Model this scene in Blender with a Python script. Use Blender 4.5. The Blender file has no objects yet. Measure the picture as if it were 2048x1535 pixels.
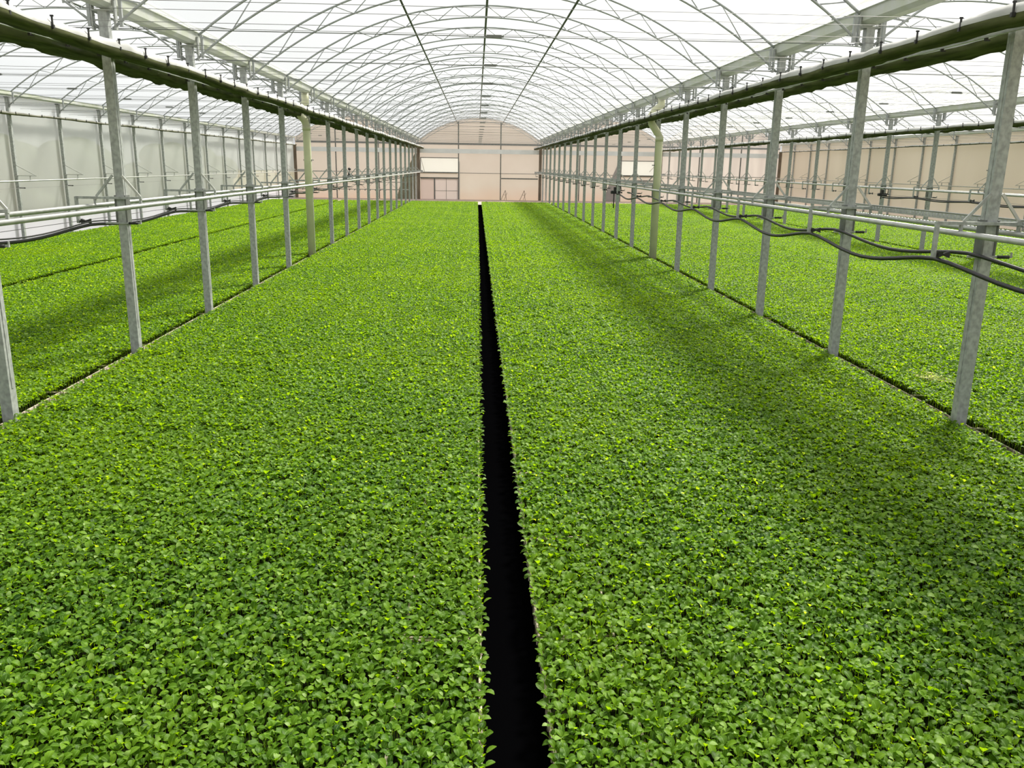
import bpy, math, random
from mathutils import Vector, Matrix
random.seed(7)
SC = bpy.context.scene
COL = SC.collection
PI = math.pi

# ---------------------------------------------------------------- camera
def make_camera():
    pitch, yaw, roll, f = .2530, .0440, .0152, 1687.8
    c, s = math.cos(yaw), math.sin(yaw)
    fwd = Vector((s*math.cos(pitch), c*math.cos(pitch), -math.sin(pitch)))
    rt = Vector((c, -s, 0)); up = rt.cross(fwd)
    r2 = rt*math.cos(roll)+up*math.sin(roll); u2 = -rt*math.sin(roll)+up*math.cos(roll)
    m = Matrix((r2, u2, -fwd)).transposed().to_4x4()
    m.translation = Vector((-.1646, 0, 1.9076))
    cd = bpy.data.cameras.new('camera'); cam = bpy.data.objects.new('camera', cd)
    COL.objects.link(cam); cam.matrix_world = m
    cd.sensor_fit = 'HORIZONTAL'; cd.sensor_width = 36; cd.lens = f/2048*36
    cd.clip_start = .05; cd.clip_end = 600
    SC.camera = cam
make_camera()

# ---------------------------------------------------------------- sky, sun, exposure
SC.view_settings.view_transform = 'Standard'
SC.view_settings.look = 'None'
SC.view_settings.gamma = 1
SC.view_settings.use_curve_mapping = False
SC.view_settings.exposure = 0.0
SKY_STRENGTH = .84
SUN_STRENGTH = 12.0
def make_light():
    w = bpy.data.worlds.new('sky'); SC.world = w; w.use_nodes = True
    nt = w.node_tree; nt.nodes.clear()
    out = nt.nodes.new('ShaderNodeOutputWorld'); bg = nt.nodes.new('ShaderNodeBackground')
    tc = nt.nodes.new('ShaderNodeTexCoord'); dt = nt.nodes.new('ShaderNodeVectorMath'); dt.operation = 'DOT_PRODUCT'
    dt.inputs[1].default_value = Vector((.55, .1, .6)).normalized()
    mr = nt.nodes.new('ShaderNodeMapRange'); mr.inputs['From Min'].default_value = -.3; mr.inputs['From Max'].default_value = .9
    ra = nt.nodes.new('ShaderNodeMix'); ra.data_type = 'RGBA'
    ra.inputs[6].default_value = (.80, .84, .89, 1); ra.inputs[7].default_value = (1.2, 1.19, 1.16, 1)
    nt.links.new(tc.outputs['Generated'], dt.inputs[0]); nt.links.new(dt.outputs['Value'], mr.inputs['Value'])
    nt.links.new(mr.outputs[0], ra.inputs[0]); nt.links.new(ra.outputs[2], bg.inputs['Color'])
    bg.inputs['Strength'].default_value = SKY_STRENGTH
    nt.links.new(bg.outputs[0], out.inputs[0])
    sd = bpy.data.lights.new('sun', 'SUN'); so = bpy.data.objects.new('sun', sd); COL.objects.link(so)
    sd.energy = SUN_STRENGTH; sd.angle = math.radians(11); sd.color = (1, .96, .86)
    d = Vector((.50, .62, 1.0))                       # towards the sun: high, from the right
    so.rotation_euler = d.to_track_quat('Z', 'Y').to_euler(); so.location = (20, 10, 40)
make_light()

# ---------------------------------------------------------------- dimensions (metres, z = 0 at the top of the plants)
Y0, BAY, NB = 6.41, 2.5, 19
YB = Y0+BAY*NB                      # back wall
YF = -2.0                           # where the modelled part of the house begins
FLOOR = -.19
ROWS = [-11.25, -3.76, 3.75, 11.25, 18.75]
SPANS = [-7.5, 0, 7.5, 15.0]
SPAN_NAME = ['left bay', 'centre bay', 'bay right of centre', 'far right bay']
ORD = ['', 'first', 'second', 'third', 'fourth', 'fifth', 'sixth', 'seventh', 'eighth', 'ninth', 'tenth', 'eleventh', 'twelfth',
       'thirteenth', 'fourteenth', 'fifteenth', 'sixteenth', 'seventeenth', 'eighteenth', 'nineteenth', 'twentieth', 'twenty-first']
def yn(n): return Y0+BAY*n

# ---------------------------------------------------------------- helpers
class MB:
    def __init__(s): s.v = []; s.f = []; s.sm = []
    def add(s, vs, fs, smooth=False):
        o = len(s.v); s.v += [tuple(v) for v in vs]; s.f += [tuple(i+o for i in f) for f in fs]; s.sm += [smooth]*len(fs)
        return s
    def box(s, x0, x1, y0, y1, z0, z1):
        return s.add([(x0,y0,z0),(x1,y0,z0),(x1,y1,z0),(x0,y1,z0),(x0,y0,z1),(x1,y0,z1),(x1,y1,z1),(x0,y1,z1)],
                     [(0,3,2,1),(4,5,6,7),(0,1,5,4),(1,2,6,5),(2,3,7,6),(3,0,4,7)])
    def tube(s, pts, r, n=8, caps=True):
        pts = [Vector(p) for p in pts]; rr = r if isinstance(r, (list, tuple)) else [r]*len(pts)
        vs = []; prev = None
        for i, p in enumerate(pts):
            t = (pts[min(i+1, len(pts)-1)]-pts[max(i-1, 0)]).normalized()
            if prev is None:
                a = Vector((0,0,1)) if abs(t.z) < .9 else Vector((1,0,0)); u = t.cross(a).normalized()
            else:
                u = (prev-t*prev.dot(t)).normalized()
            prev = u; w = t.cross(u)
            for k in range(n):
                a = 2*PI*k/n; vs.append(p+(u*math.cos(a)+w*math.sin(a))*rr[i])
        fs = []
        for i in range(len(pts)-1):
            for k in range(n):
                a = i*n+k; b = i*n+(k+1) % n; fs.append((a, b, b+n, a+n))
        s.add(vs, fs, n > 4)
        if caps:
            m = len(s.v)-len(vs); L = len(pts)-1
            s.f.append(tuple(m+k for k in reversed(range(n)))); s.f.append(tuple(m+L*n+k for k in range(n))); s.sm += [False, False]
        return s
    def bar(s, p, q, w, h, up=(0,0,1)):              # rectangular bar from p to q
        p, q = Vector(p), Vector(q); t = (q-p).normalized(); upv = Vector(up)
        if abs(t.dot(upv)) > .95: upv = Vector((0,1,0))
        u = t.cross(upv).normalized()*w/2; v = u.cross(t).normalized()*h/2
        vs = [p-u-v, p+u-v, p+u+v, p-u+v, q-u-v, q+u-v, q+u+v, q-u+v]
        return s.add(vs, [(0,3,2,1),(4,5,6,7),(0,1,5,4),(1,2,6,5),(2,3,7,6),(3,0,4,7)])
    def ball(s, c, r, n=8, m=5, sc=(1,1,1)):
        vs = []; fs = []
        for j in range(m+1):
            t = PI*j/m
            for k in range(n):
                a = 2*PI*k/n
                vs.append((c[0]+r*sc[0]*math.sin(t)*math.cos(a), c[1]+r*sc[1]*math.sin(t)*math.sin(a), c[2]+r*sc[2]*math.cos(t)))
        for j in range(m):
            for k in range(n): fs.append((j*n+k, (j+1)*n+k, (j+1)*n+(k+1) % n, j*n+(k+1) % n))
        return s.add(vs, fs, True)
    def mesh(s, name, mat):
        me = bpy.data.meshes.new(name); me.from_pydata(s.v, [], s.f)
        me.polygons.foreach_set('use_smooth', s.sm)
        me.materials.append(mat); me.update(); return me
    def build(s, name, mat, parent=None, loc=None, label=None):
        o = bpy.data.objects.new(name, s.mesh(name, mat)); COL.objects.link(o)
        if parent: o.parent = parent
        if loc: o.location = loc
        if label: o['label'] = label
        return o
def tag(o, label=None, cat=None, group=None, kind=None):
    if label: o['label'] = label
    if cat: o['category'] = cat
    if group: o['group'] = group
    if kind: o['kind'] = kind
    return o
def empty(name, loc, label, cat, group=None):
    o = bpy.data.objects.new(name, None); COL.objects.link(o); o.location = loc; o.empty_display_size = .1
    return tag(o, label, cat, group)
def copy_tree(o, parent=None):
    c = o.copy(); COL.objects.link(c)
    if parent: c.parent = parent
    for ch in list(o.children): copy_tree(ch, c)
    return c
def struct(o, label, cat): return tag(o, label, cat, None, 'structure')

# ---------------------------------------------------------------- materials
def mat(name, col, rough=.6, metal=0, spec=.5, noise=0, nscale=8, col2=None, bump=0, stretch=None):
    m = bpy.data.materials.new(name); m.use_nodes = True; nt = m.node_tree
    b = nt.nodes['Principled BSDF']; b.inputs['Roughness'].default_value = rough; b.inputs['Metallic'].default_value = metal
    b.inputs['Specular IOR Level'].default_value = spec
    b.inputs['Base Color'].default_value = (*col, 1)
    if noise or bump:
        tc = nt.nodes.new('ShaderNodeTexCoord'); mp = nt.nodes.new('ShaderNodeMapping'); n = nt.nodes.new('ShaderNodeTexNoise')
        n.inputs['Scale'].default_value = nscale; n.inputs['Detail'].default_value = 4
        if stretch: mp.inputs['Scale'].default_value = stretch
        nt.links.new(tc.outputs['Object'], mp.inputs[0]); nt.links.new(mp.outputs[0], n.inputs['Vector'])
        if noise:
            r = nt.nodes.new('ShaderNodeMapRange'); r.inputs['From Min'].default_value = .35; r.inputs['From Max'].default_value = .65
            mx = nt.nodes.new('ShaderNodeMix'); mx.data_type = 'RGBA'
            c2 = col2 or tuple(c*(1-noise) for c in col)
            mx.inputs[6].default_value = (*col, 1); mx.inputs[7].default_value = (*c2, 1)
            nt.links.new(n.outputs['Fac'], r.inputs['Value']); nt.links.new(r.outputs[0], mx.inputs[0])
            nt.links.new(mx.outputs[2], b.inputs['Base Color'])
        if bump:
            bp = nt.nodes.new('ShaderNodeBump'); bp.inputs['Strength'].default_value = bump
            nt.links.new(n.outputs['Fac'], bp.inputs['Height']); nt.links.new(bp.outputs[0], b.inputs['Normal'])
    return m
def film(name, col, clear, trans=.5, col2=None, nscale=1.5, stretch=(1,1,1), stain=None):
    """greenhouse sheet: diffuse + translucent, part of it see-through"""
    m = bpy.data.materials.new(name); m.use_nodes = True; nt = m.node_tree; nt.nodes.clear()
    N, L = nt.nodes.new, nt.links.new
    out = N('ShaderNodeOutputMaterial'); di = N('ShaderNodeBsdfDiffuse'); tr = N('ShaderNodeBsdfTranslucent'); cl = N('ShaderNodeBsdfTransparent')
    m1 = N('ShaderNodeMixShader'); m2 = N('ShaderNodeMixShader'); m1.inputs[0].default_value = trans; m2.inputs[0].default_value = clear
    for s in (di, tr): s.inputs['Color'].default_value = (*col, 1)
    if col2:
        tc = N('ShaderNodeTexCoord'); mp = N('ShaderNodeMapping'); mp.inputs['Scale'].default_value = stretch
        n = N('ShaderNodeTexNoise'); n.inputs['Scale'].default_value = nscale; n.inputs['Detail'].default_value = 3
        r = N('ShaderNodeMapRange'); r.inputs['From Min'].default_value = .35; r.inputs['From Max'].default_value = .65
        mx = N('ShaderNodeMix'); mx.data_type = 'RGBA'; mx.inputs[6].default_value = (*col, 1); mx.inputs[7].default_value = (*col2, 1)
        L(tc.outputs['Object'], mp.inputs[0]); L(mp.outputs[0], n.inputs['Vector']); L(n.outputs['Fac'], r.inputs['Value']); L(r.outputs[0], mx.inputs[0])
        c = mx.outputs[2]
        if stain:                                     # splashed red soil along the foot of the sheet
            sx = N('ShaderNodeSeparateXYZ'); L(tc.outputs['Object'], sx.inputs[0])
            ad = N('ShaderNodeMath'); ad.operation = 'MULTIPLY_ADD'; ad.inputs[1].default_value = .9; L(n.outputs['Fac'], ad.inputs[0]); L(sx.outputs['Z'], ad.inputs[2])
            rr = N('ShaderNodeMapRange'); rr.inputs['From Min'].default_value = 1.15; rr.inputs['From Max'].default_value = .25
            rr.inputs['To Max'].default_value = .6
            mm = N('ShaderNodeMix'); mm.data_type = 'RGBA'; mm.inputs[7].default_value = (*stain, 1)
            L(ad.outputs[0], rr.inputs['Value']); L(rr.outputs[0], mm.inputs[0]); L(c, mm.inputs[6]); c = mm.outputs[2]
        L(c, di.inputs['Color']); L(c, tr.inputs['Color'])
    L(di.outputs[0], m1.inputs[1]); L(tr.outputs[0], m1.inputs[2]); L(m1.outputs[0], m2.inputs[1]); L(cl.outputs[0], m2.inputs[2]); L(m2.outputs[0], out.inputs[0])
    return m
GALV = mat('galvanised_steel', (.42,.44,.43), .55, .2, .4, .34, 26, bump=.05, stretch=(1,1,.8))
GALVB = mat('bright_galvanised_pipe', (.50,.51,.49), .38, .45, .5, .18, 10)
TRUSS = mat('truss_steel', (.38,.40,.41), .5, .1, .4, .15, 6)
DSTEEL = mat('dull_steel', (.17,.18,.17), .55, .4, .4, .25, 12)
BROWNST = mat('weathered_corner_post', (.20,.16,.12), .7, .1, .3, .35, 6, stretch=(1,1,.3))
GUTT = mat('gutter_steel', (.55,.56,.55), .5, .3, .5, .2, 3, col2=(.47,.50,.40))
BLACK = mat('black_rubber', (.012,.012,.013), .45, 0, .4)
BLKPL = mat('black_plastic', (.02,.02,.02), .5, 0, .4)
GROUNDB = mat('black_ground_sheet', (.0008,.0008,.001), .95, 0, 0)
PVC = mat('cream_pvc', (.66,.66,.46), .45, 0, .4, .12, 3)
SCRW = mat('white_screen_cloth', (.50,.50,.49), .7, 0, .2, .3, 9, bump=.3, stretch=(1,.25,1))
SCRD = mat('shaded_screen_underside', (.115,.125,.055), .85, 0, .1, .55, 16, bump=.6, stretch=(1,.15,1))  # dark cloth, with shade and green plant bounce put into its colour
FOAM = mat('foam_tray', (.66,.58,.48), .8, 0, .2, .45, 24, col2=(.10,.08,.04))
PATH = mat('pale_path', (.45,.36,.31), .9, 0, .1, .2, 2)
SOIL = mat('peat', (.010,.012,.005), .95, 0, 0, .4, 60)
BAND = mat('grey_band', (.66,.69,.69), .6, 0, .3, .1, 2)
WIRE = mat('wire', (.17,.17,.17), .5, .3, .4)
EARTH = mat('outside_soil', (.40,.23,.13), .95, 0, .1, .4, .4, col2=(.25,.28,.12))
TREE = mat('tree_leaves', (.07,.09,.05), .9, 0, .1, .5, 2, bump=.5)
BARK = mat('bark', (.10,.07,.05), .9)
ROOF = film('roof_film', (.92,.93,.94), .74, .6)
FILM_L = film('grey_side_film', (.66,.685,.67), .38, .62, col2=(.63,.655,.64), nscale=.7)
FILM_LU = film('pale_upper_film', (.83,.86,.90), .35, .6)
FILM_LS = film('white_skirt_film', (.84,.84,.90), .04, .6)
FILM_B = film('beige_end_film', (.37,.328,.300), .02, .5, col2=(.395,.355,.33), nscale=.5, stain=(.41,.29,.24))
FILM_R = film('beige_side_film', (.64,.595,.53), .03, .42, col2=(.69,.645,.585), nscale=.35, stretch=(1,1,.3), stain=(.80,.73,.69))
FILM_BP = film('pink_end_film', (.47,.43,.415), .03, .5, col2=(.40,.36,.35), nscale=1.2, stretch=(2,1,.15))
FILM_W = film('white_vent_film', (.68,.68,.67), .2, .6)

def leaf_material():
    m = bpy.data.materials.new('seedling_leaf'); m.use_nodes = True; nt = m.node_tree; nt.nodes.clear()
    N, L = nt.nodes.new, nt.links.new
    out = N('ShaderNodeOutputMaterial'); b = N('ShaderNodeBsdfPrincipled'); tr = N('ShaderNodeBsdfTranslucent'); mx = N('ShaderNodeMixShader')
    at = N('ShaderNodeAttribute'); at.attribute_name = 'tint'
    sep = N('ShaderNodeSeparateColor'); L(at.outputs['Color'], sep.inputs[0])      # R random per leaf, paler up high, G across, B along
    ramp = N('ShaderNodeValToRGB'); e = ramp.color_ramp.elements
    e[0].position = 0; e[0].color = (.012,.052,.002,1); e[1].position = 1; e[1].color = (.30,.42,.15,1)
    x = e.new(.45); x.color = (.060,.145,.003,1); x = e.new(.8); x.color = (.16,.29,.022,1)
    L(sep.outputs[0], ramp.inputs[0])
    # ribs
    ab = N('ShaderNodeMath'); ab.operation = 'SUBTRACT'; ab.inputs[1].default_value = .5; L(sep.outputs[1], ab.inputs[0])
    ab2 = N('ShaderNodeMath'); ab2.operation = 'ABSOLUTE'; L(ab.outputs[0], ab2.inputs[0])
    lt = N('ShaderNodeMapRange'); lt.inputs['From Min'].default_value = .03; lt.inputs['From Max'].default_value = .07; lt.inputs['To Min'].default_value = 1; lt.inputs['To Max'].default_value = 0
    L(ab2.outputs[0], lt.inputs['Value'])
    sv = N('ShaderNodeMath'); sv.operation = 'MULTIPLY_ADD'; sv.inputs[1].default_value = -.9; L(ab2.outputs[0], sv.inputs[0]); L(sep.outputs[2], sv.inputs[2])
    sw = N('ShaderNodeMath'); sw.operation = 'MULTIPLY'; sw.inputs[1].default_value = 32; L(sv.outputs[0], sw.inputs[0])
    sn = N('ShaderNodeMath'); sn.operation = 'SINE'; L(sw.outputs[0], sn.inputs[0])
    sr = N('ShaderNodeMapRange'); sr.inputs['From Min'].default_value = .75; sr.inputs['From Max'].default_value = 1; sr.inputs['To Max'].default_value = .4; L(sn.outputs[0], sr.inputs['Value'])
    mxv = N('ShaderNodeMath'); mxv.operation = 'MAXIMUM'; L(lt.outputs[0], mxv.inputs[0]); L(sr.outputs[0], mxv.inputs[1])
    vs = N('ShaderNodeMath'); vs.operation = 'MULTIPLY'; vs.inputs[1].default_value = .5; L(mxv.outputs[0], vs.inputs[0])
    cm = N('ShaderNodeMix'); cm.data_type = 'RGBA'; cm.inputs[7].default_value = (.24,.40,.10,1); L(vs.outputs[0], cm.inputs[0]); L(ramp.outputs[0], cm.inputs[6])
    # patches of yellower growth across the beds
    ge = N('ShaderNodeNewGeometry'); no = N('ShaderNodeTexNoise'); no.inputs['Scale'].default_value = .45; no.inputs['Detail'].default_value = 5
    L(ge.outputs['Position'], no.inputs['Vector'])
    nr = N('ShaderNodeMapRange'); nr.inputs['From Min'].default_value = .42; nr.inputs['From Max'].default_value = .72; nr.inputs['To Max'].default_value = .38; L(no.outputs['Fac'], nr.inputs['Value'])
    ym = N('ShaderNodeMix'); ym.data_type = 'RGBA'; ym.inputs[7].default_value = (.17,.28,.004,1); L(nr.outputs[0], ym.inputs[0]); L(cm.outputs[2], ym.inputs[6])
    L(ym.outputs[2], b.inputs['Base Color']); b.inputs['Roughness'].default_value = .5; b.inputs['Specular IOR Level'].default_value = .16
    hs = N('ShaderNodeMix'); hs.data_type = 'RGBA'; hs.blend_type = 'MULTIPLY'; hs.inputs[0].default_value = 1; hs.inputs[7].default_value = (2.35,2.1,.15,1)
    L(ym.outputs[2], hs.inputs[6]); L(hs.outputs[2], tr.inputs['Color'])
    mx.inputs[0].default_value = .48
    L(b.outputs[0], mx.inputs[1]); L(tr.outputs[0], mx.inputs[2]); L(mx.outputs[0], out.inputs[0])
    return m
LEAF = leaf_material()

# ---------------------------------------------------------------- the shell
def arc_z(x, half, eave, apex):
    rise = apex-eave; R = (half*half+rise*rise)/(2*rise)
    return apex-(R-math.sqrt(max(R*R-x*x, 0)))
def OUT(x): return arc_z(x, 3.64, 3.42, 4.69)
def INN(x): return arc_z(x, 3.70, 3.12, 4.49)
GLIN = [-11.25, -3.755, 3.75, 11.25, 18.75]

struct(MB().box(-11.4, 18.9, YF, 47.15, FLOOR-.1, FLOOR).build('floor', GROUNDB), 'black ground sheet under the seedling beds', 'floor')
struct(MB().box(-11.3, 18.8, 47.15, YB, FLOOR-.02, FLOOR+.01).build('floor', PATH), 'pale path along the foot of the end wall', 'floor')
struct(MB().box(-160, 160, -60, 240, FLOOR-.3, FLOOR-.12).build('outside_ground', EARTH), 'reddish ground outside the greenhouse', 'ground')

def roof(i):
    c = SPANS[i]; n = 40; mb = MB(); xs = [-3.66+7.32*k/n for k in range(n+1)]
    top = [(c+x, OUT(max(-3.64, min(3.64, x)))+.034) for x in xs]
    vs = []
    for y in (YF, YB+.03):
        for x, z in top: vs.append((x, y, z))
        for x, z in top: vs.append((x, y, z+.004))
    m = n+1; fs = []
    for k in range(n):
        fs.append((k, 2*m+k, 2*m+k+1, k+1))
    mb.add(vs[:m]+vs[2*m:3*m], [(k, m+k, m+k+1, k+1) for k in range(n)], True)
    struct(mb.build('ceiling', ROOF), 'white film vault over the '+SPAN_NAME[i], 'roof')
for i in range(4): roof(i)

def sheet_x(name, x, y0, y1, z0, z1, m): return MB().box(x-.003, x+.003, y0, y1, z0, z1).build(name, m)
wl = sheet_x('wall_left', -11.33, YF, YB, .52, 2.93, FILM_L); struct(wl, 'grey translucent film side wall along the left', 'wall')
sheet_x('upper_strip', -11.33, YF, YB, 2.93, 3.46, FILM_LU).parent = wl
sheet_x('skirt', -11.35, YF, YB, FLOOR, .52, FILM_LS).parent = wl
wr = sheet_x('wall_right', 18.83, YF, YB, FLOOR, 2.98, FILM_R); struct(wr, 'beige film side wall along the far right', 'wall')
sheet_x('upper_strip', 18.83, YF, YB, 2.98, 3.46, FILM_R).parent = wr

def gable():
    # one mesh per span below, cut round the vent window
    root = None
    for i, c in enumerate(SPANS):
        mb = MB(); n = 24; y = YB+.05
        xs = [-3.75+7.5*k/n for k in range(n+1)]
        win = None
        if i == 1: win = (-3.62, -1.33, 1.46, 2.29)
        if i == 2: win = (1.33, 3.60, 1.40, 2.27)
        def zt(x): return OUT(max(-3.64, min(3.64, x)))+.02
        cuts = [(-3.75, 3.75, FLOOR, None)]
        DZ = 1.11
        if i == 1: cuts = [(-3.75, -3.62, FLOOR, None), (-1.33, 3.75, FLOOR, None), (-3.62, -1.33, DZ, win[2]), (-3.62, -1.33, win[3], None)]
        elif win: cuts = [(-3.75, win[0], FLOOR, None), (win[1], 3.75, FLOOR, None), (win[0], win[1], FLOOR, win[2]), (win[0], win[1], win[3], None)]
        for a, b, z0, z1 in cuts:
            m = max(2, int((b-a)/.3)); q = [a+(b-a)*k/m for k in range(m+1)]
            vs = [(c+x, y, z0) for x in q]+[(c+x, y, z1 if z1 is not None else zt(x)) for x in q]
            mb.add(vs, [(k, k+1, m+1+k+1, m+1+k) for k in range(m)])
        o = mb.build('wall_back', FILM_BP if i == 3 else FILM_B)
        struct(o, 'beige film end wall closing the '+SPAN_NAME[i], 'wall')
        if win:
            a, b, z0, z1 = win
            w = MB().box(c+a, c+b, y+.06, y+.065, z0, z1).build('window_%d' % i, FILM_W)
            struct(w, 'white vent opening in the end wall of the '+SPAN_NAME[i], 'window')
            fr = MB().box(c+a-.03, c+a, y-.05, y-.01, z0-.04, z1+.04).box(c+b, c+b+.03, y-.05, y-.01, z0-.04, z1+.04).bar((c+a-.03, y-.03, z1+.02), (c+b+.03, y-.03, z1+.02), .045, .045).bar((c+a-.03, y-.03, z0-.02), (c+b+.03, y-.03, z0-.02), .05, .05)
            fr.build('window_frame', DSTEEL, w)
            st = MB()
            if i == 1: st.bar((c+a, y-.04, z1), (c+a+.22, y+.0, z0), .02, .02)
            else: st.bar((c+b, y-.04, z1-.05), (c+b-.5, y, z0+.25), .02, .02)
            st.build('stay_arm', BROWNST, w)
    # framing of the end wall
    k = 1
    for i, c in enumerate(SPANS):
        for s in (-1, 1):
            o = MB().box(c+s*1.3-.03, c+s*1.3+.03, YB-.02, YB+.04, FLOOR, OUT(1.3)-.05).build('trim_%d' % k, DSTEEL); k += 1
            struct(o, '%s upright of the end wall frame in the %s' % ('left' if s < 0 else 'right', SPAN_NAME[i]), 'frame')
    for z, h, nm, m, t in ((3.15, .10, 'thin upper rail across the end wall', DSTEEL, .03), (2.72, .26, 'wide pale grey rail across the end wall', BAND, .02), (1.42, .03, 'thin middle rail across the end wall', DSTEEL, .02)):
        o = MB().box(-11.2, 18.7, YB-.06, YB-.06+t, z-h/2, z+h/2).build('trim_%d' % k, m); k += 1
        struct(o, nm, 'frame')
    for x in GLIN:
        o = MB().box(x-.085, x+.085, YB-.16, YB-.06, FLOOR, 2.98).build('trim_%d' % k, BROWNST); k += 1
        struct(o, 'brown weathered corner column of the end wall, ' + {-11.25: 'at the left side wall', -3.755: 'left of the vent window', 3.75: 'right of the centre bay', 11.25: 'at the far right bay', 18.75: 'at the right side wall'}[x], 'frame')
gable()

# doors in the back wall of the centre bay
def door(name, x0, x1, z1, leaves, label, off=0):
    y = YB-.04
    d = empty(name, ((x0+x1)/2, y, FLOOR), label, 'door'); d['kind'] = 'structure'
    cx = (x0+x1)/2
    MB().bar((x0-cx, 0, z1-FLOOR), (x1-cx, 0, z1-FLOOR), .07, .07).build('lintel', DSTEEL, d)
    f = MB()
    for x in leaves: f.box(x-cx-.035, x-cx+.035, -.03, .03, 0, z1-FLOOR)
    f.build('door_post', DSTEEL, d)
    return d, cx, y
d, cx, y = door('door_1', -3.66, -1.33, 1.11, (-2.78,), 'beige film double door below the vent window of the centre bay')
MB().box(-2.77-cx, -1.32-cx, .0, .015, 0, 1.27).build('door_panel', film('pale_door_film', (.66,.61,.60), .02, .55), d)
MB().box(-2.06-cx-.01, -2.06-cx+.01, -.02, 0, 0, 1.25).box(-2.74-cx, -1.36-cx, -.021, 0, .52, .54).build('panel_bar', DSTEEL, d)
MB().box(-1.27-cx, -1.22-cx, -.03, 0, 0, 2.3).build('white_edge_strip', FILM_W, d)
MB().box(-3.64-cx, -2.78-cx, .0, .015, 0, 1.27).build('door_panel', film('pink_door_film', (.63,.565,.545), .02, .55), d)
d, cx, y = door('door_2', 1.34, 3.62, 1.12, (), 'closed beige film door opening under the right part of the centre end wall')
d, cx, y = door('door_3', 8.85, 11.15, 1.10, (9.55,), 'film door below the vent window in the bay right of the centre')
# open sheet leaf beside each vent
def leaf_sheet(x0, x1, z1, side, label, c1):
    o = MB(); y = YB-.10
    if side > 0: pts = [(x0, FLOOR), (x1, FLOOR), (x1, z1), (x1-.12, z1), (x0+.35, .95)]
    else: pts = [(x0, FLOOR), (x1, FLOOR), (x1-.35, .95), (x0+.12, z1), (x0, z1)]
    vs = [(x, y, z) for x, z in pts]+[(x, y+.006, z) for x, z in pts]; n = len(pts)
    o.add(vs, [tuple(range(n)), tuple(range(2*n-1, n-1, -1))]+[(k, n+k, n+(k+1) % n, (k+1) % n) for k in range(n)])
    b = o.build('film_flap', c1); tag(b, label, 'film flap'); return b
leaf_sheet(-5.15, -3.85, 2.55, 1, 'drawn-back grey-green film flap beside the corner column left of the centre bay', film('greyed_film', (.33,.33,.24), .03, .45, col2=(.26,.22,.15), nscale=1.5))
leaf_sheet(7.75, 8.78, 2.3, 1, 'grey film flap hanging beside the vent window right of the centre bay', film('grey_flap_film', (.52,.50,.50), .03, .45, col2=(.45,.42,.41), nscale=1.5))

# A-frame shadows built as brown bars at the foot of the back wall
def shadow(x, label):
    o = MB(); y = YB-.35
    o.bar((x-.22, y, FLOOR+.02), (x+.05, y, .42), .025, .025).bar((x+.05, y, .42), (x+.12, y, FLOOR+.02), .025, .025).bar((x-.06, y, .16), (x+.09, y, .12), .02, .02)
    o.bar((x+.16, y, .28), (x-.02, y, FLOOR+.02), .02, .02)
    b = o.build('shadow_bars', BROWNST); tag(b, label, 'shadow')
shadow(1.55, 'small brown A-shaped prop at the foot of the end wall, beside the right upright')
shadow(2.72, 'small brown A-shaped prop at the foot of the end wall, nearer the right corner column')

# ---------------------------------------------------------------- gutters and longitudinal pipes
GN = {-11.25: 'along the left side wall', -3.755: 'on the left post row of the centre bay', 3.75: 'on the right post row of the centre bay',
      11.25: 'on the second post row to the right', 18.75: 'along the right side wall'}
for x in GLIN:
    prof = [(-.115, .05), (-.095, .045), (-.09, -.05), (-.05, -.085), (.05, -.085), (.09, -.05), (.095, .045), (.115, .05), (.115, .056), (.093, .05), (.083, -.046), (.045, -.078), (-.045, -.078), (-.083, -.046), (-.093, .05), (-.115, .056)]
    if x in (-11.25, 18.75): prof = [(a*.5, b*.8) for a, b in prof]
    n = len(prof); vs = [(x+a, YF, 3.40+b) for a, b in prof]+[(x+a, YB-.08, 3.40+b) for a, b in prof]
    o = MB().add(vs, [(k, (k+1) % n, n+(k+1) % n, n+k) for k in range(n)]).build('gutter', GUTT)
    tag(o, 'long galvanised rain gutter '+GN[x], 'gutter', 'rain gutters above the post rows')
for i, c in enumerate(SPANS):
    for dx, z, r, nm in ((0, OUT(0)-.045, .022, 'ridge pipe under the crown'), (-1.32, INN(1.32)-.05, .018, 'roof pipe on the left slope'), (1.32, INN(1.32)-.05, .018, 'roof pipe on the right slope')):
        o = MB().tube([(c+dx, YF, z), (c+dx, YB, z)], r, 8).build('roof_pipe', DSTEEL)
        tag(o, 'long dark %s of the %s' % (nm, SPAN_NAME[i]), 'pipe', 'lengthwise roof pipes')

# ---------------------------------------------------------------- arch trusses
def make_truss():
    root = empty('arch_truss', (0, 0, 0), 'x', 'roof truss', 'arched roof trusses')
    n = 36
    xs = [-3.64+7.28*k/n for k in range(n+1)]
    MB().tube([(x, 0, OUT(x)) for x in xs], .0155, 7).build('top_chord', TRUSS, root)
    xi = [-3.69+7.38*k/n for k in range(n+1)]
    MB().tube([(x, 0, INN(x)) for x in xi], .0135, 7).build('bottom_chord', TRUSS, root)
    m = MB(); K = 24
    for k in range(K):
        a = -3.5+7.0*k/K; b = -3.5+7.0*(k+1)/K
        if k % 2 == 0: m.tube([(a, 0, OUT(a)), (b, 0, INN(b))], .0078, 5)
        else: m.tube([(a, 0, INN(a)), (b, 0, OUT(b))], .0078, 5)
    m.build('lattice', TRUSS, root)
    for s in (-1, 1):
        h = MB(); h.bar((s*3.60, 0, 3.15), (s*3.60, 0, 3.42), .03, .03)
        h.bar((s*3.62, 0, 3.40), (s*3.36, 0, 3.36), .015, .015)
        h.build('end_hanger', TRUSS, root)
    return root
T0 = make_truss(); used = False
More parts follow.
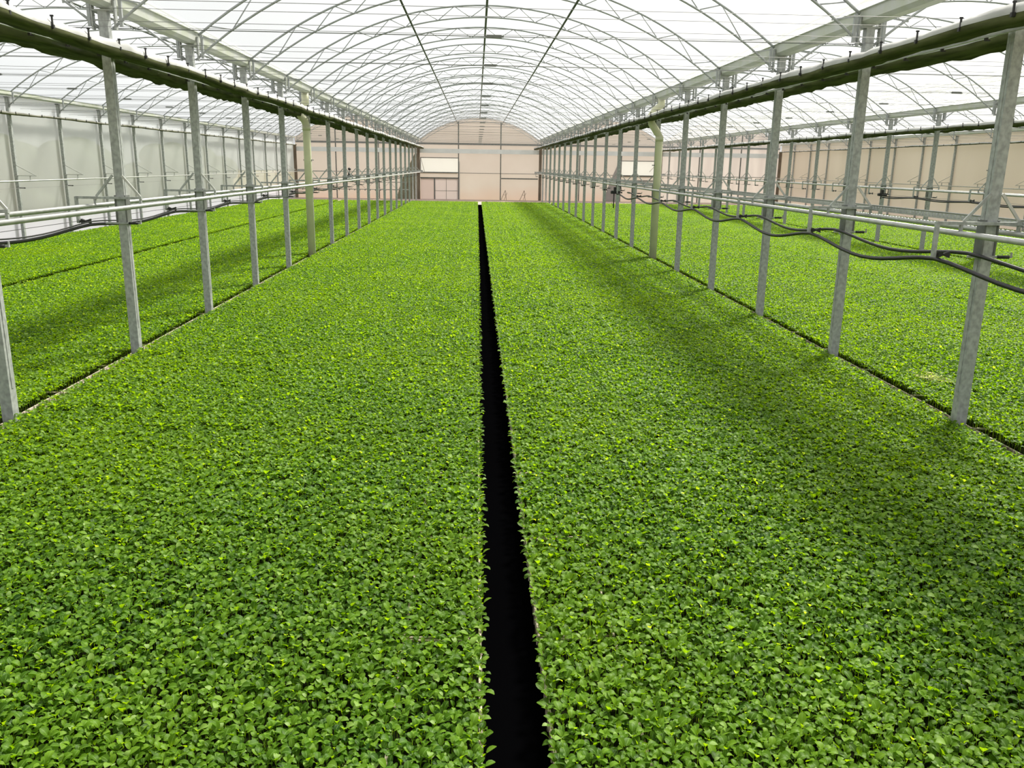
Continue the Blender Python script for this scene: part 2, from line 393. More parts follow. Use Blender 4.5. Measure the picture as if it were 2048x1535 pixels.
for i, c in enumerate(SPANS):
    for n in range(0, NB+1):
        t = T0 if not used else copy_tree(T0); used = True
        t.location = (c, yn(n)-(.06 if n == NB else 0), 0)
        k = NB+1-n
        t['label'] = ('grey lattice arch truss against the end wall of the '+SPAN_NAME[i]) if k == 1 else 'grey lattice arch truss, %s from end wall, %s' % (ORD[k], SPAN_NAME[i])

# tie rods with their tensioners, and thin screen wires
R0 = empty('tie_rod', (0,0,0), 'x', 'tie rod', 'tie rods across the bays')
MB().tube([(-3.715, 0, 3.14), (3.705, 0, 3.14)], .0045, 6).build('rod', DSTEEL, R0)
MB().box(-.075, .075, -.012, .012, 3.126, 3.154).box(-.095, -.075, -.006, .006, 3.132, 3.148).box(.075, .095, -.006, .006, 3.132, 3.148).build('tensioner', DSTEEL, R0)
used = False
for i, c in enumerate(SPANS):
    for n in range(0, NB):
        t = R0 if not used else copy_tree(R0); used = True
        t.location = (c, yn(n)+.034, 0)
        t['label'] = 'thin tie rod with flat tensioner, %s from end wall, %s' % (ORD[NB-n], SPAN_NAME[i])
w0 = MB().tube([(-11.2, 0, 3.06), (18.7, 0, 3.06)], .0022, 4).mesh('screen_wire', WIRE)
w1 = MB().tube([(-11.2, 0, 3.075), (18.7, 0, 3.075)], .0022, 4).mesh('screen_wire', WIRE)
for n in range(0, NB):
    for k in range(4):
        o = bpy.data.objects.new('screen_wire', w0 if k % 2 == 0 else w1); COL.objects.link(o)
        o.location = (0, yn(n)+.5*(k+1)+random.uniform(-.05, .05), 0)
        tag(o, 'thin taut wire crossing every bay under the roof trusses', 'wire', 'thin cross wires carrying the shade screens')

# ---------------------------------------------------------------- post rows with their brackets
def make_post(kind):
    root = empty('steel_post', (0, 0, FLOOR), 'x', 'post'); zf = -FLOOR
    def build(mb, nm, m): return mb.build(nm, m, root, (0, 0, zf))
    w = .043 if kind != 'wall' else .036
    c = MB().box(-w, w, -w, w, FLOOR, 3.30)
    if kind != 'wall': c.box(-w-.004, -w, -.012, .012, .2, 2.9).box(w, w+.004, -.012, .012, .2, 2.9)
    build(c, 'column', GALV)
    if kind != 'wall':
        h = MB().box(-.105, .105, -.05, .05, 3.285, 3.30).box(-.115, -.10, -.03, .03, 3.12, 3.40).box(.10, .115, -.03, .03, 3.12, 3.40)
        for z in (3.15, 3.20, 3.25, 3.35):
            for s in (-1, 1): h.box(s*.094-.010, s*.094+.008, -.005, .005, z-.005, z+.005)
        build(h, 'head_plate', GALV)
        a = MB().bar((-.43, 0, 1.535), (.22, 0, 1.535), .03, .025).build('bracket_arm', GALV, root, (0, -w-.015, zf))
        MB().bar((-.43, 0, 1.545), (-.43, 0, 1.28), .025, .035).build('drop_arm', GALV, a)
        MB().bar((-.23, 0, 1.548), (-.05, 0, 1.755), .012, .022).build('left_stay', GALV, a)
        MB().bar((.205, 0, 1.548), (.04, 0, 1.755), .012, .022).build('right_stay', GALVB, a)
        MB().box(-.255, -.235, -.012, .012, 1.47, 1.53).box(.195, .215, -.012, .012, 1.47, 1.53).build('pipe_hanger', GALV, a)
        s = MB().box(-w-.014, -w, -w-.01, w+.01, 1.27, 1.56).box(w, w+.014, -w-.01, w+.01, 1.27, 1.56)
        build(s, 'side_plate', DSTEEL)
        l = MB().bar((-.16, -w-.01, 1.285), (.19, -w-.01, 1.285), .02, .016).bar((.185, -w-.01, 1.28), (.185, -w-.01, 1.32), .01, .012)
        build(l, 'lower_arm', GALV)
        k = MB().box(-.415, -.40, -.012, .012, 1.29, 1.31)
        k.add([(-.40,-.02,1.275),(-.40,.02,1.275),(-.40,.02,1.325),(-.40,-.02,1.325),(-.355,-.01,1.293),(-.355,.01,1.293),(-.355,.01,1.307),(-.355,-.01,1.307),(-.31,-.02,1.275),(-.31,.02,1.275),(-.31,.02,1.325),(-.31,-.02,1.325)],
              [(0,3,2,1),(0,1,5,4),(1,2,6,5),(2,3,7,6),(3,0,4,7),(4,5,9,8),(5,6,10,9),(6,7,11,10),(7,4,8,11),(8,9,10,11)])
        k.build('hose_carrier', BLKPL, root, (0, -w-.015, zf))
        MB().tube([(.07, 0, 1.285), (.16, 0, 1.285)], .014, 6).build('hose_clip', BLKPL, root, (0, -w-.02, zf))
    else:
        a = MB().bar((0, 0, 1.50), (.50, 0, 1.50), .022, .02).build('bracket_arm', GALVB, root, (0, -.05, zf))
        MB().bar((.47, 0, 1.51), (.05, 0, 1.74), .012, .018).build('stay', GALVB, a)
        MB().bar((.05, 0, 1.50), (.05, 0, 1.22), .02, .022).build('drop_arm', GALV, a)
        MB().box(.06, .20, -.012, .012, 1.20, 1.225).build('wire_clip', BLKPL, a)
        MB().box(.335, .355, -.01, .01, 1.40, 1.50).build('pipe_hanger', GALV, a)
        build(MB().box(.03, .05, -.03, .03, 3.08, 3.30).box(-.05, .05, -.05, .05, 3.29, 3.31), 'head_plate', DSTEEL)
    return root
ROWNAME = {-11.25: 'left side wall row', -3.76: 'left row of centre bay', 3.75: 'right row of centre bay',
           11.25: 'second row to the right', 18.75: 'right side wall row'}
P0 = make_post('row'); PW = make_post('wall'); uP = uW = False
for x in ROWS:
    wall = x in (-11.25, 18.75)
    for n in range(0 if not wall else 2, NB):
        if wall: p = PW if not uW else copy_tree(PW); uW = True
        else: p = P0 if not uP else copy_tree(P0); uP = True
        p.location = (x, yn(n), FLOOR)
        if x == 18.75: p.rotation_euler = (0, 0, PI)
        tag(p, 'square galvanised post, %s from end wall, %s' % (ORD[NB-n], ROWNAME[x]), 'post', 'posts of the '+ROWNAME[x])

# boom rails hung on the brackets
def rail(x, z, r, y0, y1, label, m=GALVB):
    o = MB().tube([(x, y0, z), (x, y1, z)], r, 12).build('rail_pipe', m); tag(o, label, 'pipe', 'galvanised rail pipes hung on the posts'); return o
for x in (-3.76, 3.75, 11.25):
    rail(x-.245, 1.458, .022, YF, YB-.2, 'round galvanised rail pipe hung left of the '+ROWNAME[x])
    rail(x+.205, 1.458, .022, YF, YB-.2, 'round galvanised rail pipe hung right of the '+ROWNAME[x])
    o = MB().box(x-.35, x+.28, YB-.32, YB-.26, 1.40, 1.56).build('rail_end_box', GALV)
    tag(o, 'short grey steel end stop of the rails on the '+ROWNAME[x], 'bracket')
rail(-10.905, 1.385, .017, YF, YB-.2, 'slim bright rail pipe running in front of the left side wall')
rail(18.405, 1.385, .017, YF, YB-.2, 'slim rail pipe running in front of the right side wall')
o = MB().box(-11.1, -10.65, YB-.32, YB-.26, 1.36, 1.52).build('rail_end_box', GALV); tag(o, 'short grey steel end stop of the rail at the left side wall', 'bracket')
for x, z, nm in ((-4.19, 1.30, 'left of the '+ROWNAME[-3.76]), (-11.08, 1.212, 'in front of the left side wall'), (18.6, 1.212, 'in front of the right side wall'), (10.82, 1.30, 'left of the '+ROWNAME[11.25])):
    o = MB().tube([(x, YF, z), (x, YB-.2, z)], .003, 5).build('guide_wire', WIRE); tag(o, 'long thin guide wire '+nm, 'wire')

# festooned hoses
def hose(name, x, z, y0, y1, sags, r, label, ph=0, dx=0, pitch=BAY, start=None):
    pts = []
    y = y0
    k = 0; steps = 12
    ys = []
    a = start if start is not None else Y0
    y = y0
    while y <= y1+1e-6:
        u = ((y-a-ph)/pitch) % 1.0
        cell = math.floor((y-a-ph)/pitch)
        s = sags*(.75+.5*math.sin(cell*12.9898+1.3)**2)
        pts.append((x+dx*math.sin(PI*u), y, z-s*(.5-.5*math.cos(2*PI*u))**.8))
        y += pitch/steps
    o = MB().tube(pts, r, 8).build(name, BLACK); tag(o, label, 'hose'); return o
hose('black_hose', 3.365, 1.262, -1.09, 21.8, .092, .017, 'thick black hose looping lowest along the right post row', 0)
hose('black_hose', 3.62, 1.305, -1.09, 21.8, .07, .015, 'black hose hung higher and closer to the posts of the right row', .0)
hose('black_hose', -4.10, 1.262, -1.09, 26.4, .042, .016, 'thick black hose slung along the left post row', 0)
hose('thin_black_tube', -4.07, 1.296, -1.09, 26.4, .042, .007, 'thin black tube above the thick hose on the left row', 0)
hose('black_hose', 10.86, 1.262, -1.09, 23.1, .05, .016, 'black hose slung along the second post row to the right', 0)
hose('black_hose', 10.92, 1.275, -1.09, 23.1, .03, .012, 'slimmer black hose beside the one on the second post row', 0)

def hose_trolley(x, y, drop, label):
    r = empty('hose_trolley', (x, y, 1.30), label, 'trolley')
    MB().box(-.10, .12, -.05, .05, -.045, .02).box(-.03, .03, -.04, .04, .02, .12).build('carriage_body', BLKPL, r)
    for dx in (-.07, .07): MB().tube([(dx, -.06, .0), (dx, .06, .0)], .035, 10).build('wheel', BLKPL, r)
    if drop: MB().tube([(-.02, 0, -.04), (-.02, 0, -drop)], .014, 8).build('drop_pole', BLKPL, r)
    MB().tube([(.10, 0, .0), (.16, 0, .03), (.14, -.05, .14), (.02, 0, .16)], .012, 6).build('hose_stub', BLACK, r)
hose_trolley(3.33, 21.8, .40, 'black hose trolley with a hanging rod on the right post row')
hose_trolley(10.85, 23.1, .12, 'black hose trolley on the second post row to the right')

# perforated cable tray on the right row
def cable_tray():
    x = 3.975; r = empty('cable_tray', (x, 0, 1.51), 'perforated galvanised cable tray along the right post row', 'cable tray')
    mb = MB(); p = .06; y = YF
    H = [0, .010, .022, .030, .042, .052]
    while y < YB-.4:
        for j in range(5):
            if j in (1, 3): mb.add([(0,y,H[j]),(0,y+.026,H[j]),(0,y+.026,H[j+1]),(0,y,H[j+1])], [(0,1,2,3)])
            else: mb.add([(0,y,H[j]),(0,y+p,H[j]),(0,y+p,H[j+1]),(0,y,H[j+1])], [(0,1,2,3)])
        y += p
    mb.build('slotted_side', GALVB, r)
    MB().box(.0, .12, YF, YB-.4, -.002, .0).box(.118, .12, YF, YB-.4, 0, .05).build('tray_base', GALV, r)
    MB().box(-.012, .0, YF, YB-.4, .050, .056).build('top_lip', DSTEEL, r)
cable_tray()

# downpipes
def downpipe(x, y, pts, label):
    r = empty('downpipe', (x, y, FLOOR), label, 'downpipe', 'cream rain downpipes')
    MB().tube([(dx, 0, z-FLOOR) for dx, z in pts], .078, 20).build('pipe', PVC, r)
    el = MB()
    dx, z = pts[1]
    el.tube([(dx, 0, z-FLOOR-.10), (dx, 0, z-FLOOR)], .086, 20)
    el.build('collar', PVC, r)
    MB().box(-.09, .09, -.02, .20, 1.95-FLOOR, 1.97-FLOOR).build('pipe_clamp', DSTEEL, r)
downpipe(-3.76, 18.73, [(.0, FLOOR), (.0, 2.66), (-.03, 2.76), (-.10, 2.84), (-.14, 2.90), (-.10, 3.02), (0, 3.12), (0, 3.34)], 'cream downpipe standing in the left post row of the centre bay')
downpipe(3.75, 18.73, [(.0, FLOOR), (.0, 2.56), (-.05, 2.63), (-.19, 2.83), (-.20, 2.90), (-.20, 2.98), (-.12, 3.10), (0, 3.20), (0, 3.34)], 'cream downpipe with a slanting top in the right post row of the centre bay')
downpipe(11.25, 18.73, [(.0, FLOOR), (.0, 2.70), (-.02, 2.80), (-.08, 2.88), (-.08, 2.98), (0, 3.10), (0, 3.34)], 'cream downpipe in the second post row to the right')

# ---------------------------------------------------------------- shade screens bundled along the gutters
def screen(x, side, label, z=2.94, w=.135, h=.055, dark=0, hk=1.0, top=None):
    """bundle of folded cloth; side = which way its outer edge faces; dark = the cloth facing the posts is dark up to its top"""
    r = empty('shade_screen', (x, 0, z), label, 'shade screen', 'shade screens bundled under the gutters')
    rnd = random.Random(int(x*100)+side)
    ys = []; y = YF
    while y < YB-.25: ys.append(y); y += .155
    up, lo = [], []
    a1, a2 = rnd.random()*6, rnd.random()*6
    for y in ys:
        k = .5+.5*math.sin(y*2.513*1.98+a1); q = rnd.uniform(-1, 1)
        ww = w*(1+.08*math.sin(y*3.1+a2)+.05*q); hh = h*(1.0+.16*math.sin(y*1.7+a1)+.12*q); dz = -.008*k+.008*math.sin(y*1.26+a2)
        low = [(-ww*.98, .18*hh), (-ww*1.02, -.55*hh), (-ww*.78, -hh*(1.05+.1*q)), (-ww*.3, -hh*(.78+.15*k)), (ww*.1, -hh*(1.08-.1*k)), (ww*.55, -hh*.85), (ww*.95, -hh*.55), (ww*1.0, .15*hh)]
        upp = [(-ww*1.0, .10*hh), (-ww*1.0, hh*.72), (-ww*.78, hh*1.42), (-ww*.3, hh*1.6), (ww*.2, hh*1.35), (ww*.7, hh*1.15), (ww*1.0, hh*.6), (ww*.98, .1*hh)]
        if dark:                                      # the fold laps up the post side
            low[6] = (ww*1.02, -hh*.8); low[7] = (ww*1.05, hh*1.25); upp[6] = (ww*.9, hh*1.2); upp[7] = (ww*.98, hh*1.1)
        lo.append([(px*-side, y, pz+dz) for px, pz in low]); up.append([(px*-side, y, pz+dz) for px, pz in upp])
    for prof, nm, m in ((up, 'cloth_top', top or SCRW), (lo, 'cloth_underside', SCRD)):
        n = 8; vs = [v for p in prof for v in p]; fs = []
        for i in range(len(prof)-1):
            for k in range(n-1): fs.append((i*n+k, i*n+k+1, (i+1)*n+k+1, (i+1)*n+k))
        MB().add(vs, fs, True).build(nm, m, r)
    y = YF+.3
    hm = MB(); e = side*w*1.03
    hm.box(e-.005, e+.005, -.007, .007, -.015*hk, .075*hk).box(e-.014, e+.012, -.011, .011, -.02*hk, .008*hk).box(e-.012, e+.012, -.006, .006, .066*hk, .078*hk)
    me = hm.mesh('screen_hook', BLKPL)
    while y < YB-.4:
        o = bpy.data.objects.new('screen_hook', me); COL.objects.link(o); o.parent = r; o.location = (0, y, 0); y += .625
    return r
for x, nm in ((-3.755, 'left post row of centre bay'), (3.75, 'right post row of centre bay'), (11.25, 'second post row to the right')):
    lf = x < 0
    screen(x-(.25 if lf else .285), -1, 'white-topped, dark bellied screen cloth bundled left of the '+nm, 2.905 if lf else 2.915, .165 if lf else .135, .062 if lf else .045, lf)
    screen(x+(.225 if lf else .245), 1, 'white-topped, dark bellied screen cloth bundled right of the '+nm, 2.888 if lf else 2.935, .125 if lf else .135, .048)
    o = MB().box(x+(.043 if lf else -.085), x+(.062 if lf else -.065), YF, YB-.3, 2.868 if lf else 2.893, 2.880 if lf else 2.915).build('screen_rail', GALV if lf else GALVB)
    tag(o, 'slim aluminium rail between the two cloth bundles of the '+nm, 'rail')
    rk = MB().box(-.010, .010, -.012, .012, -.018, .0).box(-.010, .03, -.007, .007, -.024, -.014).mesh('rail_hook', BLKPL)
    y = YF+.55
    while y < YB-.4:
        h = bpy.data.objects.new('rail_hook', rk); COL.objects.link(h); h.parent = o; h.location = (x+(.052 if lf else -.075), y, 2.868 if lf else 2.894); y += .625
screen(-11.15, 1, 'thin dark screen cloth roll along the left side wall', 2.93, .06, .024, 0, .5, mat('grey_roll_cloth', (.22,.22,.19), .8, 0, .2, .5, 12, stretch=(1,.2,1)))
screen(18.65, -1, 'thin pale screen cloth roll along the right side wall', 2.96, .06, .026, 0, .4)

# ---------------------------------------------------------------- irrigation boom parked at the back of the left bay
def boom(cx, y, label):
    r = empty('irrigation_boom', (cx, y, .46), label, 'irrigation boom'); L = 3.42
    MB().tube([(-L, 0, 0), (L, 0, 0)], .022, 8).build('spray_pipe', DSTEEL, r)
    MB().tube([(-L+.25, 0, .42), (L-.1, 0, .42)], .018, 8).build('upper_bar', DSTEEL, r)
    b = MB(); n = 14
    for k in range(n):
        a = -L+.3+(2*L-.5)*k/n; c = -L+.3+(2*L-.5)*(k+1)/n
        b.bar((a, 0, .0 if k % 2 else .42), (c, 0, .42 if k % 2 else .0), .014, .014)
    b.build('bracing', DSTEEL, r)
    nz = MB().ball((0,0,-.045), .028, 8, 5).tube([(0,0,-.03),(0,0,0)], .012, 6).mesh('spray_nozzle', BLKPL)
    for k in range(23):
        o = bpy.data.objects.new('spray_nozzle', nz); COL.objects.link(o); o.parent = r; o.location = (-L+.15+k*(2*L-.3)/22, 0, 0)
    m = MB().box(-.25, .25, -.04, .04, .42, .80).box(-.05, .05, -.05, .05, .80, 1.0)
    m.bar((-.3, 0, .42), (-.1, 0, .95), .02, .02).bar((.3, 0, .42), (.1, 0, .95), .02, .02)
    m.build('carriage', BLKPL, r)
    MB().bar((-L-.02, 0, .96), (L+.08, 0, 1.0), .03, .03).build('cross_beam', GALV, r)
    MB().ball((0.03, 0, 1.12), .09, 10, 6).build('hose_reel', BLKPL, r)
boom(-7.52, 50.4, 'irrigation boom with nozzles parked across the back of the left-hand bay')

# ---------------------------------------------------------------- trees beyond the left wall
for k in range(9):
    y = 8+k*6.9; x = -17.5-random.uniform(0, 2.5); h = 3.15+random.uniform(-.25, .3)
    r = empty('tree', (x, y, FLOOR-.12), 'dim bushy tree crown seen through the film of the left wall', 'tree', 'trees outside the left wall')
    t = MB().tube([(0,0,0), (0,0,1.5)], [.16, .1], 8); t.build('trunk', BARK, r)
    c = MB(); rn = random.Random(k)
    for j in range(16):
        rr = rn.uniform(.7, 1.25); cz = rn.uniform(.5, max(.7, h-rr*.75)) if j > 4 else .5
        c.ball((rn.uniform(-1.2, 1.2), rn.uniform(-2.3, 2.3), cz), rr, 14, 9, (1, 1.25, .8))
    c.build('crown', TREE, r)

# ---------------------------------------------------------------- seedlings
class LM:                                             # leaf mesh with per-corner tint data
    def __init__(s): s.v = []; s.f = []; s.c = []; s.var = []
    def leaf(s, base, az, tilt, L, W, rnd, var, curl, young=.4):
        """base point, azimuth, tilt above the horizon, length, width"""
        ca, sa = math.cos(az), math.sin(az); o = len(s.v); n = 4
        prof = (.34, .86, 1.0, .78, .16)
        px = pz = 0; dl = L/n; t = tilt
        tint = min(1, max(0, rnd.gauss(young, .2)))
        roll = rnd.uniform(-.35, .35)
        for i in range(n+1):
            if i: px += math.cos(t)*dl; pz += math.sin(t)*dl; t -= curl
            w = W*.5*prof[i]
            for j, sd in enumerate((-1, 0, 1)):
                lift = abs(sd)*w*.32
                lx = px-math.sin(t)*lift; lz = pz+math.cos(t)*lift+sd*w*roll; ly = sd*w
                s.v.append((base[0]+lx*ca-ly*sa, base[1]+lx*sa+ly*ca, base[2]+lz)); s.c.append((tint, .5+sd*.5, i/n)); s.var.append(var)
        for i in range(n):
            for j in range(2): a = o+i*3+j; s.f.append((a, a+1, a+4, a+3))
    def stalk(s, p, q, w, var, tint=.75):
        o = len(s.v); d = Vector(q)-Vector(p); side = Vector((-d.y, d.x, 0))
        if side.length < 1e-6: side = Vector((1,0,0))
        side = side.normalized()*w
        for v in (Vector(p)-side, Vector(p)+side, Vector(q)+side*.6, Vector(q)-side*.6): s.v.append(tuple(v)); s.c.append((tint, .9, .2)); s.var.append(var)
        s.f.append((o, o+1, o+2, o+3))
    def plant(s, x, y, rnd, var=0, sc=1.0, h0=-.098):
        hgt = rnd.uniform(.6, 1.35)*sc
        top = (x+rnd.uniform(-.006, .006), y+rnd.uniform(-.006, .006), h0+.046*hgt)
        s.stalk((x, y, h0-.005), top, .0012, var); nl = rnd.choice((3, 4, 4, 5)); az = rnd.random()*6.28
        for k in range(nl):
            az += 2.4+rnd.uniform(-.35, .35)
            inner = k >= nl-2
            tilt = rnd.uniform(.85, 1.45) if inner else rnd.uniform(.5, 1.2)
            st = (.017 if inner else .023)*sc*rnd.uniform(.8, 1.25)
            b = (top[0]+math.cos(az)*st*math.cos(tilt+.15), top[1]+math.sin(az)*st*math.cos(tilt+.15), top[2]+st*math.sin(tilt+.15))
            s.stalk(top, b, .0011, var)
            L = (.024 if inner else .032)*sc*rnd.uniform(.75, 1.25)
            s.leaf(b, az, tilt-rnd.uniform(-.15, .55), L, L*rnd.uniform(.72, .92), rnd, var, rnd.uniform(.14, .40), .25+.28*(hgt/sc-.6)/.75+(.16 if inner else 0))  # taller plants and inner leaves paler: leaf age plus top light put into tint
    def mesh(s, name):
        me = bpy.data.meshes.new(name); me.from_pydata(s.v, [], s.f)
        ca = me.color_attributes.new('tint', 'FLOAT_COLOR', 'POINT')
        ca.data.foreach_set('color', [x for c in s.c for x in (c[0], c[1], c[2], 1)])
        va = me.attributes.new('variant', 'INT', 'POINT'); va.data.foreach_set('value', s.var)
        me.polygons.foreach_set('use_smooth', [True]*len(me.polygons)); me.materials.append(LEAF); me.update(); return me

PLANTS = 15                                           # plants along one tray module
def carpet_nodes(name, x0, x1, ylist):
    """scatter the tray modules of the bed's own mesh over the bed: variants 0-2 on a grid, variant 9 stays where it is"""
    ng = bpy.data.node_groups.new(name, 'GeometryNodeTree')
    ng.interface.new_socket('Geometry', in_out='INPUT', socket_type='NodeSocketGeometry')
    ng.interface.new_socket('Geometry', in_out='OUTPUT', socket_type='NodeSocketGeometry')
    N, L = ng.nodes.new, ng.links.new
    gi, go = N('NodeGroupInput'), N('NodeGroupOutput'); join = N('GeometryNodeJoinGeometry')
    na = N('GeometryNodeInputNamedAttribute'); na.data_type = 'INT'; na.inputs['Name'].default_value = 'variant'
    def pick(v):
        c = N('FunctionNodeCompare'); c.data_type = 'INT'; c.operation = 'EQUAL'; c.inputs[3].default_value = v; L(na.outputs['Attribute'], c.inputs[2])
        s = N('GeometryNodeSeparateGeometry'); s.domain = 'POINT'; L(gi.outputs[0], s.inputs[0]); L(c.outputs[0], s.inputs['Selection']); return s.outputs['Selection']
    nx = 7; px = (x1-x0)/nx
    grids = N('GeometryNodeJoinGeometry')
    for ya, yb in ylist:
        ny = max(1, round((yb-ya)/.51)); py = (yb-ya)/ny
        g = N('GeometryNodeMeshGrid'); g.inputs['Vertices X'].default_value = nx; g.inputs['Vertices Y'].default_value = ny
        g.inputs['Size X'].default_value = px*(nx-1); g.inputs['Size Y'].default_value = py*(ny-1)
        t = N('GeometryNodeTransform'); t.inputs['Translation'].default_value = ((x0+x1)/2, (ya+yb)/2, 0); L(g.outputs[0], t.inputs[0]); L(t.outputs[0], grids.inputs[0])
    rv = N('FunctionNodeRandomValue'); rv.data_type = 'INT'; rv.inputs[4].default_value = 0; rv.inputs[5].default_value = 2; rv.inputs['Seed'].default_value = 3
    rr = N('FunctionNodeRandomValue'); rr.data_type = 'INT'; rr.inputs[4].default_value = 0; rr.inputs[5].default_value = 3; rr.inputs['Seed'].default_value = 11
    mu = N('ShaderNodeMath'); mu.operation = 'MULTIPLY'; mu.inputs[1].default_value = PI/2; L(rr.outputs[2], mu.inputs[0])
    cz = N('ShaderNodeCombineXYZ'); L(mu.outputs[0], cz.inputs[2])
    no = N('ShaderNodeTexNoise'); no.inputs['Scale'].default_value = .35; no.noise_dimensions = '3D'
    sm = N('ShaderNodeMapRange'); sm.inputs['From Min'].default_value = .3; sm.inputs['From Max'].default_value = .7; sm.inputs['To Min'].default_value = .88; sm.inputs['To Max'].default_value = 1.14
    L(no.outputs[0], sm.inputs['Value']); cs = N('ShaderNodeCombineXYZ'); cs.inputs[0].default_value = 1.0; cs.inputs[1].default_value = 1.0; L(sm.outputs[0], cs.inputs[2])
    for v in range(3):
        c = N('FunctionNodeCompare'); c.data_type = 'INT'; c.operation = 'EQUAL'; c.inputs[3].default_value = v; L(rv.outputs[2], c.inputs[2])
        ip = N('GeometryNodeInstanceOnPoints'); L(grids.outputs[0], ip.inputs['Points']); L(c.outputs[0], ip.inputs['Selection'])
        L(pick(v), ip.inputs['Instance']); L(cz.outputs[0], ip.inputs['Rotation']); L(cs.outputs[0], ip.inputs['Scale'])
        L(ip.outputs[0], join.inputs[0])
    L(pick(9), join.inputs[0]); L(join.outputs[0], go.inputs[0])
    return ng
def module(lm, rnd, var):
    p = .51/PLANTS; h = .51/2
    for i in range(PLANTS):
        for j in range(PLANTS):
            lm.plant(-h+(i+.5)*p+rnd.uniform(-.004, .004), -h+(j+.5)*p+rnd.uniform(-.004, .004), rnd, var)
YE = 46.9
FRONT = (2.31, 2.42)                                   # three rows planted one by one
BEDS = [(-11.12, -7.64, 'outer bed against the left side wall', 'of the left-hand bay, beside the wall'),
        (-7.40, -3.85, 'bed of the left-hand bay next to the centre posts', ''),
        (-3.695, -.125, 'wide bed left of the dark aisle', ''),
        (.10, 3.685, 'wide bed right of the dark aisle', ''),
        (3.845, 7.45, 'bed just beyond the right post row', ''),
        (7.53, 11.10, 'second bed beyond the right post row', ''),
        (11.40, 14.93, 'third bed beyond the right post row', ''),
        (15.05, 18.55, 'last bed against the right side wall', '')]
for bi, (x0, x1, nm, _) in enumerate(BEDS):
    rnd = random.Random(100+bi); lm = LM()
    for v in range(3): module(lm, rnd, v)
    front = bi in (2, 3)
    yl = [(-1.52, YE)]
    if front:
        yl = [(-1.77, FRONT[0]), (FRONT[1], YE)]; pp = (FRONT[1]-FRONT[0])/3; px = .0345
        nxp = int((x1-x0)/px)
        for i in range(nxp):
            x = x0+(i+.5)*(x1-x0)/nxp
            if abs(x) > 1.80:
                for j in range(3): lm.plant(x+rnd.uniform(-.004, .004), FRONT[0]+(j+.5)*pp, rnd, 9)
    me = lm.mesh('seedling_carpet'); o = bpy.data.objects.new('seedling_carpet', me); COL.objects.link(o)
    tag(o, 'dense carpet of young green seedlings, '+nm, 'seedlings', None, 'stuff')
    md = o.modifiers.new('scatter', 'NODES'); md.node_group = carpet_nodes('carpet_%d' % bi, x0, x1, yl)
    hs = {(b_, s_) for b_, s_ in ((0,1),(1,1),(2,1),(3,-1),(4,-1),(5,-1))}
    ba = MB().box(x0+(.35 if (bi, -1) in hs else .01), x1-(.35 if (bi, 1) in hs else .01), -1.8, YE-.0, -.15, -.098)
    b = ba.build('tray_block', SOIL); tag(b, 'peat-filled growing trays under the seedlings, '+nm, 'growing trays', None, 'stuff')
# individually planted front rows
pm = []
rnd = random.Random(55)
for k in range(8):
    lm = LM(); lm.plant(0, 0, rnd, 0, 1.0, 0.0); pm.append(lm.mesh('seedling'))
pp = (FRONT[1]-FRONT[0])/3
cnt = 0
for bx0, bx1 in ((-3.695, -.125), (.10, 3.685)):
    nxp = int((bx1-bx0)/.0345)
    for i in range(nxp):
        x = bx0+(i+.5)*(bx1-bx0)/nxp
        if abs(x) <= 1.80:
            for j in range(3):
                o = bpy.data.objects.new('seedling', rnd.choice(pm)); COL.objects.link(o)
                o.location = (x+rnd.uniform(-.004, .004), FRONT[0]+(j+.5)*pp+rnd.uniform(-.003, .003), -.098)
                o.rotation_euler = (0, 0, rnd.random()*6.28); cnt += 1
                tag(o, 'young green seedling in the nearest rows, at the bottom edge of the picture', 'seedling', 'seedlings in the nearest rows')
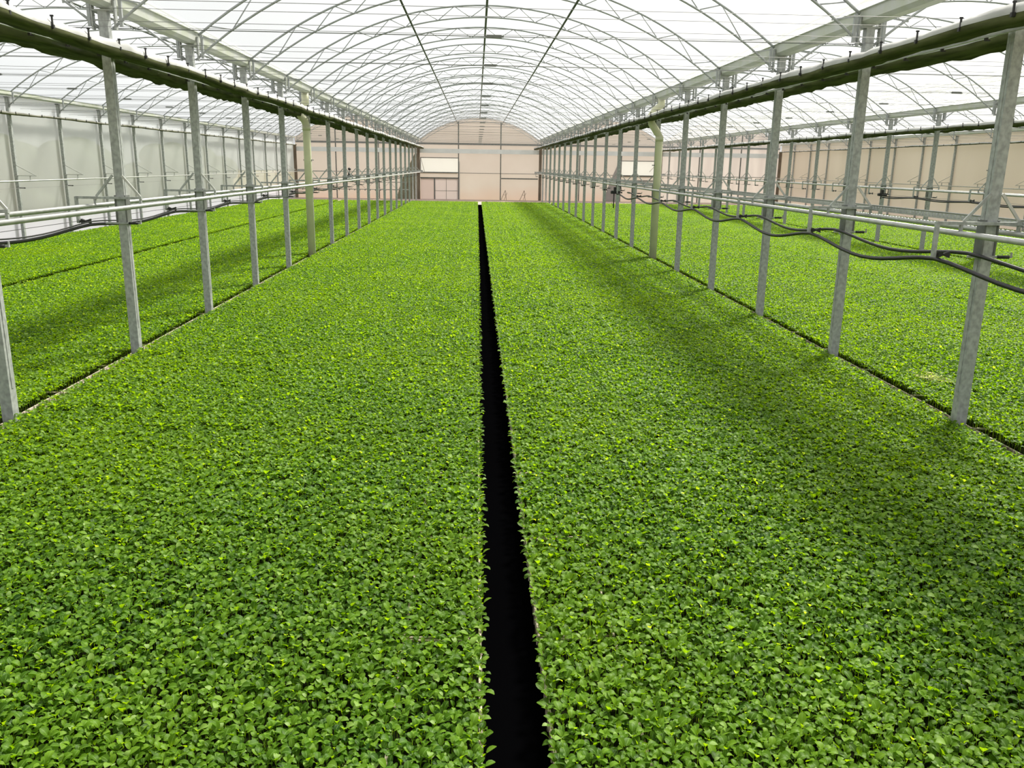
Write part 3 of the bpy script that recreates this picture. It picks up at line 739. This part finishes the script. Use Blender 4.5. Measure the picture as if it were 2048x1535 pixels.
# foam trays whose edges show along the seams
def tray_mesh(L, side):
    mb = MB(); w = .34; t = .012
    mb.box(-w/2, w/2, 0, L-.012, -.150, -.135)
    mb.box(-w/2, -w/2+t, 0, L-.012, -.150, -.090).box(w/2-t, w/2, 0, L-.012, -.150, -.090)
    mb.box(-w/2, w/2, 0, t, -.150, -.090).box(-w/2, w/2, L-.024, L-.012, -.150, -.090)
    k = 0
    while k*.085 < L-.1:                              # ribs on the outer face
        y = .03+k*.085; mb.box(side*(w/2)-.004, side*(w/2)+.004, y, y+.012, -.150, -.090); k += 1
    me = mb.mesh('foam_tray', FOAM)
    mp = MB().box(-w/2+t, w/2-t, t, L-.024, -.135, -.097).mesh('peat', SOIL)
    return me, mp
EDGES = [(0, 1, 'right edge of the outer bed at the left wall'), (1, 1, 'seam beside the left post row of the centre bay'), (2, 1, 'left side of the dark aisle'),
         (3, -1, 'right side of the dark aisle'), (4, -1, 'seam beside the right post row of the centre bay'), (5, -1, 'left edge of the second bed beyond the right post row')]
for bi, side, nm in EDGES:
    x0, x1 = BEDS[bi][:2]; xe = x0 if side < 0 else x1
    L = 1.02; me, mp = tray_mesh(L, side); y = -1.8
    while y < YE-.1:
        o = bpy.data.objects.new('foam_tray', me); COL.objects.link(o); o.location = (xe+side*({0: .03, 1: .012, 2: -.012, 3: -.012}.get(bi, .004)-.17), y, 0)
        q = bpy.data.objects.new('peat', mp); COL.objects.link(q); q.parent = o
        tag(o, 'pale foam tray along the '+nm, 'tray', 'foam trays along the '+nm); y += L

# a few collapsed, yellowed seedlings beside the second post of the right row
lm = LM(); rnd = random.Random(9)
for k in range(70):
    a = rnd.random()*6.28; q = rnd.random()**.6
    x = 4.26+q*.17*math.cos(a); y = 7.70+q*.24*math.sin(a)
    b = rnd.uniform(-.6, .6)+PI; d = rnd.uniform(.05, .09)
    p = (x+math.cos(b)*d, y+math.sin(b)*d*.8, .012+rnd.uniform(-.006, .010))
    lm.stalk((x, y, rnd.uniform(-.01, .012)), p, .0028, 0, .9)
    if k % 3 == 0: lm.leaf(p, b, .1, .024, .012, rnd, 0, .15)
me = lm.mesh('collapsed_seedlings'); me.materials.clear(); me.materials.append(mat('straw_yellow', (.52,.50,.16), .7, 0, .2, .3, 30))
o = bpy.data.objects.new('collapsed_seedlings', me); COL.objects.link(o)
tag(o, 'pale yellow patch of collapsed seedlings left of the nearest right-hand post', 'seedlings', None, 'stuff')
